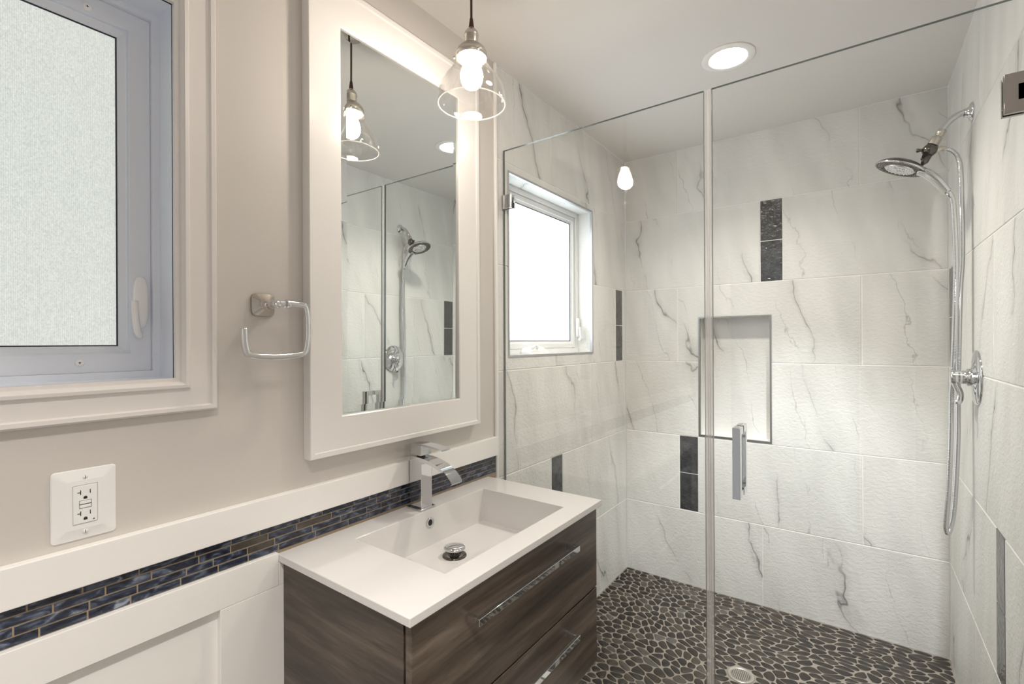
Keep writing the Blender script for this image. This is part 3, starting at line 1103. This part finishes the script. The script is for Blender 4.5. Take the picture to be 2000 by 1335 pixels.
# ------------------------------------------------------------------ pendant lamp
PX, PY = .285, .9697
pd = thing('pendant_lamp', 'clear glass bell pendant lamp with a lit bulb hanging before the mirror', 'pendant lamp', (PX, PY, H))
bm = new()
lathe(bm, [(.060, 0), (.060, -.012), (.054, -.020), (.020, -.024), (.008, -.030), (0, -.030)], (PX, PY, H), n=36)
obj('ceiling_canopy', bm, 'nickel', pd)
bm = new()
tube(bm, [(PX, PY, H - .025), (PX, PY, 2.30), (PX, PY, 2.201)], .0031, 10)
tube(bm, [(PX, PY, 2.202), (PX, PY, 2.183), (PX, PY, 2.176)], [.0042, .0066, .0072], 16)
obj('cord', bm, 'cord', pd)
bm = new()
lathe(bm, [(.0068, 2.178), (.0075, 2.174), (.013, 2.171), (.0175, 2.165), (.0192, 2.159), (.0192, 2.155), (.0180, 2.153), (.0180, 2.138), (.0170, 2.135), (.0185, 2.132), (.0220, 2.130), (.0150, 2.128), (0, 2.128)], (PX, PY, 0), n=32)
obj('socket', bm, 'nickel', pd)
bm = new()
lathe(bm, [(.0195, 2.1305), (.030, 2.126), (.0375, 2.118), (.0412, 2.109), (.0416, 2.095), (.0395, 2.095), (.0395, 2.108), (.020, 2.124)], (PX, PY, 0), n=40)
gal = obj('shade_holder', bm, 'nickel', pd)
for k in range(3):
    an = math.radians(215 + 120 * k)
    bm = new()
    dv = Vector((math.cos(an), math.sin(an), 0))
    lathe(bm, [(.0017, -.002), (.0017, .004), (.0036, .0045), (.0036, .0075), (0, .0080)], Vector((PX, PY, 2.099)) + dv * .041, dv, 14)
    obj('thumb_screw', bm, 'nickel', gal)
bm = new()
prof = [(.0375, 2.108), (.0390, 2.100), (.0402, 2.092), (.0428, 2.082), (.0478, 2.072), (.0550, 2.062), (.0635, 2.051), (.0718, 2.040), (.0793, 2.028), (.0850, 2.016), (.0887, 2.003), (.0903, 1.991), (.0903, 1.981), (.0895, 1.9725)]
lathe(bm, prof, (PX, PY, 0), n=64)
inn = [(r_ - .0016, z_) for r_, z_ in prof]
lathe(bm, inn[::-1], (PX, PY, 0), n=64)
sh = obj('glass_shade', bm, 'shade_glass', pd, fix=False)
bm = new()
tube(bm, [(PX + .0889 * math.cos(2 * math.pi * i / 72), PY + .0889 * math.sin(2 * math.pi * i / 72), 1.9722) for i in range(72)], .0016, 10, closed=True)
obj('rim', bm, 'rim_glass', sh, label='bright rounded rim of the glass shade')
bm = new()
lathe(bm, [(.0, 2.128), (.0125, 2.128), (.0132, 2.104), (.0158, 2.092), (.0215, 2.078), (.0270, 2.064), (.0298, 2.052), (.0300, 2.045), (.0288, 2.036), (.0250, 2.026), (.0180, 2.019), (.0090, 2.0150), (0, 2.0142)], (PX, PY, 0), n=36)
obj('bulb', bm, 'bulb', pd, label='glowing warm white bulb')

# ------------------------------------------------------------------ recessed light
rl = thing('recessed_light', 'lit round recessed downlight in the ceiling above the shower', 'ceiling light', (CX, CY, H))
bm = new()
lathe(bm, [(.0925, -.0005), (.0925, -.003), (.090, -.0045), (.070, -.0055), (.0655, -.004), (.0640, .000)], (CX, CY, H), n=56)
obj('trim_ring', bm, 'trim', rl)
bm = new()
lathe(bm, [(.0645, -.002), (.060, .030), (.056, .034)], (CX, CY, H), n=56)
obj('reflector', bm, 'trim', rl)
bm = new()
lathe(bm, [(.0580, .0), (0, .0)], (CX, CY, H + .030), n=48)
obj('lens', bm, 'lens', rl, label='glowing white lens')

ld = bpy.data.lights.new('downlight_beam', 'AREA')
ld.shape = 'DISK'; ld.size = .105; ld.energy = CAN_W; ld.spread = math.radians(122)
ld.color = (1.0, .925, .80)
lo_ = bpy.data.objects.new('downlight_beam', ld)
C.objects.link(lo_); lo_.parent = rl; lo_.location = (0, 0, .027)

# fill lamp added on the ceiling, unseen above the view
cl = thing('ceiling_lamp', 'round flush-mounted ceiling lamp near the vanity', 'ceiling light', (.95, 1.08, H))
bm = new()
lathe(bm, [(.16, 0), (.16, -.018), (.15, -.022), (.14, -.018)], (.95, 1.08, H), n=48)
obj('mounting_ring', bm, 'nickel', cl)
bm = new()
lathe(bm, [(.142, -.016), (.134, -.034), (.105, -.045), (.05, -.050), (0, -.052)], (.95, 1.08, H), n=48)
obj('diffuser', bm, 'flush', cl)

# fill downlight added behind the viewer, unseen, for the lower left wall
for (lx, ly) in ((1.05, -.12),):
    dl = thing('room_downlight', 'round white downlight on the room ceiling away from the shower', 'ceiling light', (lx, ly, H))
    bm = new()
    lathe(bm, [(.090, 0), (.090, -.004), (.068, -.010), (.066, -.004)], (lx, ly, H), n=40)
    obj('trim_ring', bm, 'trim', dl)
    ld = bpy.data.lights.new('downlight_lamp', 'AREA')
    ld.shape = 'DISK'; ld.size = .125; ld.energy = FILL_DOWN_W; ld.spread = math.radians(96)
    ld.color = (1.0, .94, .87)
    lo_ = bpy.data.objects.new('downlight_lamp', ld)
    C.objects.link(lo_); lo_.parent = dl; lo_.location = (0, 0, -.005)

# unseen fill spot added to brighten the lower back wall of the shower
dl = thing('swivel_downlight', 'round white downlight on the ceiling turned towards the shower', 'ceiling light', (1.27, 1.10, H))
bm = new()
lathe(bm, [(.075, 0), (.075, -.004), (.055, -.010), (.053, -.004)], (1.27, 1.10, H), n=40)
obj('trim_ring', bm, 'trim', dl)
ld = bpy.data.lights.new('swivel_lamp', 'SPOT')
ld.energy = FILL_SPOT_W; ld.spot_size = math.radians(44); ld.spot_blend = 0.8; ld.shadow_soft_size = .045
ld.color = (.97, .98, 1.0)
lo_ = bpy.data.objects.new('swivel_lamp', ld)
C.objects.link(lo_); lo_.parent = dl; lo_.location = (0, 0, -.02)
lo_.rotation_euler = Vector((-.54, 1.59, -2.12)).to_track_quat('-Z', 'Y').to_euler()

# ------------------------------------------------------------------ shower glass
GT = 0.005
def pane_box(bm, x0, x1, z0, z1):
    box(bm, x0, x1, GY - GT, GY + GT, z0, z1, mi=0)
    for f in bm.faces:
        f.normal_update()
        if abs(f.normal.y) < .5: f.material_index = 1
gp = thing('glass_screen', 'fixed clear glass shower panel clipped to the left wall', 'glass panel', (.38, GY, .085))
bm = new()
pane_box(bm, .003, .7480, .0865, 2.082)
obj('glass', bm, ['glass', 'glass_edge'], gp)
for z in (1.880, .30):
    bm = new()
    box(bm, .0005, .047, GY - GT - .008, GY - GT, z - .027, z + .027, .002)
    box(bm, .0005, .047, GY + GT, GY + GT + .008, z - .027, z + .027, .002)
    box(bm, .0005, .006, GY - GT - .008, GY + GT + .008, z - .027, z + .027, .001)
    obj('clip', bm, 'chrome', gp)
dg = thing('shower_door', 'clear glass shower door hinged on the right wall', 'shower door', (1.40, GY, .10))
bm = new()
pane_box(bm, .7710, 1.4160, .098, 2.082)
obj('glass', bm, ['glass', 'glass_edge'], dg)
bm = new()
tube(bm, [(.7535, GY, .098), (.7535, GY, 2.081)], .0050, 14)
tube(bm, [(.7655, GY, .098), (.7655, GY, 2.081)], .0050, 14)
box(bm, .7560, .7635, GY - .002, GY + .002, .098, 2.080)
obj('seal', bm, 'seal', dg)
for s_ in (-1, 1):
    bm = new()
    hx0, hx1, hz0, hz1 = .8315, .8520, .8975, 1.0960
    ys = sorted((GY + s_ * .0305, GY + s_ * .0505))
    box(bm, hx0, hx1, ys[0], ys[1], hz0, hz1, .0008)
    yl = sorted((GY + s_ * (GT + .0008), GY + s_ * .0305))
    for z0, z1 in ((hz0, hz0 + .020), (hz1 - .020, hz1)):
        box(bm, hx0, hx1, yl[0], yl[1], z0, z1, .0008)
    obj('handle', bm, 'chrome', dg, label='square chrome pull handle')
for zc in (1.872, .30):
    bm = new()
    for s_ in (-1, 1):
        yl = sorted((GY + s_ * (GT + .0003), GY + s_ * (GT + .010)))
        box(bm, 1.3770, 1.4120, yl[0], yl[1], zc - .043, zc + .043, .0012)
    box(bm, 1.3980, 1.4240, GY - .015, GY + .015, zc - .018, zc + .018, .001)
    box(bm, 1.4170, 1.4246, GY - .030, GY + .030, zc - .043, zc + .043, .0012)
    hg = obj('hinge', bm, 'gun', dg)

# ------------------------------------------------------------------ shower head set
ss = thing('handheld_shower', 'chrome round shower head with handheld hose on the right tiled wall', 'shower head', (W, 2.165, 2.09))
bm = new()
lathe(bm, [(.0300, .0005), (.0300, .003), (.0270, .006), (.0170, .010), (.0140, .016), (.0130, .020)], (W, 2.165, 2.090), (-1, 0, 0), 36)
obj('wall_flange', bm, 'chrome', ss)
bm = new()
tube(bm, spline([(W - .004, 2.165, 2.090), (1.405, 2.165, 2.092), (1.386, 2.165, 2.086), (1.365, 2.165, 2.069), (1.349, 2.165, 2.045)], .003), .0105, 18)
obj('shower_arm', bm, 'chrome', ss)
bm = new()
p0 = Vector((1.352, 2.165, 2.049)); p1 = Vector((1.326, 2.165, 2.004))
dv = (p1 - p0); Lc = dv.length
lathe(bm, [(.0112, 0), (.0128, .002), (.0128, .018), (.0105, .020), (.0105, .024), (.0150, .027), (.0160, .034), (.0160, Lc)], p0, dv, 24)
obj('arm_nut', bm, 'nickel', ss)
bm = new()
ball = Vector((1.318, 2.165, 1.988))
lathe(bm, [(0, -.021), (.010, -.0195), (.018, -.013), (.0215, -.003), (.0215, .005), (.018, .013), (.010, .019), (0, .021)], ball, (-.5, 0, -.85), 28)
tube(bm, [ball + Vector((-.012, 0, .005)), ball + Vector((-.030, -.006, .004))], .005, 12)
lathe(bm, [(.0068, 0), (.0068, .007), (0, .008)], ball + Vector((-.028, -.006, .004)), (-1, -.2, 0), 14)
dvt = obj('diverter', bm, 'dark_chrome', ss, label='dark chrome diverter joint')
hn = Vector((-.40, -.02, -.915)).normalized()      # where the head faces
hc = Vector((1.2405, 2.165, 1.945))
bm = new()
tube(bm, [ball + Vector((-.004, 0, -.012)), ball + Vector((-.014, 0, -.034)), hc - hn * .020 + Vector((.048, 0, -.008))], [.0145, .0130, .0200], 18)
obj('neck', bm, 'dark_chrome', ss)
bm = new()
lathe(bm, [(0, -.026), (.026, -.0245), (.050, -.0175), (.0680, -.0075), (.0755, .001), (.0762, .004), (.0735, .0065), (.0700, .0055)], hc, hn, 48)
hd = obj('head', bm, 'dark_chrome', ss)
bm = new()
lathe(bm, [(.0765, .0012), (.0778, .004), (.0760, .0066), (.0738, .0066)], hc, hn, 48)
obj('rim', bm, 'chrome', hd, label='bright chrome rim')
bm = new()
lathe(bm, [(.0740, .0055), (.046, .0052), (.045, .0065)], hc, hn, 48)
u_ = hn.orthogonal().normalized(); w_ = hn.cross(u_)
for ring_r, cnt in ((.052, 20), (.060, 24), (.068, 28)):
    for i in range(cnt):
        a_ = 2 * math.pi * i / cnt
        lathe(bm, [(.0016, 0), (.0012, .002), (0, .0022)], hc + hn * .0052 + (u_ * math.cos(a_) + w_ * math.sin(a_)) * ring_r, hn, 6)
obj('outer_spray_face', bm, 'dark_chrome', hd)
bm = new()
lathe(bm, [(.0455, .0045), (.0455, .0085), (.0420, .0100), (.030, .0105), (.024, .0085), (0, .0085)], hc, hn, 40)
for ring_r, cnt in ((.012, 8), (.019, 12), (.036, 18)):
    for i in range(cnt):
        a_ = 2 * math.pi * i / cnt
        lathe(bm, [(.0022, 0), (.0018, .003), (0, .0033)], hc + hn * (.0085 if ring_r < .03 else .0102) + (u_ * math.cos(a_) + w_ * math.sin(a_)) * ring_r, hn, 7)
obj('handheld_spray_face', bm, 'chrome', hd)
bm = new()
hs = spline([(1.290, 2.160, 1.922), (1.310, 2.157, 1.908), (1.332, 2.154, 1.882), (1.350, 2.152, 1.853), (1.363, 2.150, 1.832)], .003)
k = len(hs)
rad = []
for i in range(k):
    t = i / (k - 1)
    rad.append(.0145 * (1 - t) + .0110 * t + .0030 * math.sin(math.pi * t))
tube(bm, hs, rad, 18)
tube(bm, [(1.360, 2.150, 1.836), (1.371, 2.150, 1.815)], .0085, 16)
obj('handset', bm, 'chrome', ss)
# ribbed hose hanging in one long loop
hose = [(1.324, 2.170, 1.990), (1.345, 2.175, 1.988), (1.366, 2.175, 1.982), (1.381, 2.175, 1.968), (1.391, 2.175, 1.946), (1.3965, 2.175, 1.909), (1.399, 2.175, 1.789), (1.400, 2.175, 1.618), (1.395, 2.175, 1.515), (1.391, 2.175, 1.361), (1.388, 2.175, 1.172), (1.387, 2.175, 1.069), (1.386, 2.174, .995), (1.380, 2.172, .844), (1.373, 2.168, .750), (1.364, 2.160, .702), (1.357, 2.153, .690), (1.352, 2.149, .712), (1.354, 2.148, .752), (1.360, 2.148, .847), (1.365, 2.148, .997), (1.3665, 2.150, 1.070), (1.368, 2.153, 1.139), (1.373, 2.156, 1.242), (1.377, 2.153, 1.361), (1.380, 2.150, 1.514), (1.381, 2.150, 1.616), (1.3775, 2.150, 1.740), (1.374, 2.150, 1.800), (1.368, 2.150, 1.821)]
hp = spline(hose, .0013)
bm = new()
tube(bm, hp, [(.0069, .0078, .0078, .0069)[i % 4] for i in range(len(hp))], 12)
obj('hose', bm, 'chrome', ss, label='ribbed chrome hose')
bm = new()
tube(bm, spline([(1.322, 2.169, 1.990), (1.345, 2.174, 1.988), (1.362, 2.175, 1.983)], .003), .0095, 14)
obj('hose_nut', bm, 'nickel', ss)

# ------------------------------------------------------------------ shower valve
sv = thing('shower_valve', 'chrome round shower valve with a lever below the shower head', 'shower valve', (W, 2.108, 1.217))
bm = new()
lathe(bm, [(.0880, .0005), (.0880, .003), (.0850, .0055), (.060, .009), (.032, .0115), (.028, .016)], (W, 2.108, 1.217), (-1, 0, 0), 56)
obj('escutcheon', bm, 'chrome', sv)
bm = new()
lathe(bm, [(.028, .014), (.028, .024), (.0215, .026), (.0215, .044), (.023, .046), (.023, .062), (.0190, .066), (0, .067)], (W, 2.108, 1.217), (-1, 0, 0), 32)
obj('hub', bm, 'chrome', sv)
bm = new()
tube(bm, spline([(W - .056, 2.105, 1.212), (W - .050, 2.103, 1.190), (W - .042, 2.101, 1.165), (W - .044, 2.098, 1.143), (W - .052, 2.096, 1.134)], .003), [.0095] * 999, 14)
obj('lever', bm, 'chrome', sv)

# ------------------------------------------------------------------ floor drain
fd = thing('floor_drain', 'round metal floor drain set in the pebble shower floor', 'drain', (DR[0], DR[1], 0))
bm = new()
lathe(bm, [(.0500, .0), (.0500, .0045), (.0480, .0058), (.0350, .0050), (.0340, .0030), (.0340, .0)], (DR[0], DR[1], 0), n=48)
obj('flange', bm, 'drain', fd)
bm = new()
sp_ = .0068
for i in range(-5, 6):
    c_ = (i + .0) * sp_
    if abs(c_) < .0335:
        h_ = math.sqrt(.0345 ** 2 - c_ * c_)
        box(bm, DR[0] + c_ - .0011, DR[0] + c_ + .0011, DR[1] - h_, DR[1] + h_, .0022, .0046)
        box(bm, DR[0] - h_, DR[0] + h_, DR[1] + c_ - .0011, DR[1] + c_ + .0011, .0022, .0045)
obj('grate', bm, 'drain', fd)
bm = new()
lathe(bm, [(.0345, .0018), (0, .0018)], (DR[0], DR[1], 0), n=40)
obj('cup', bm, 'dark', fd)
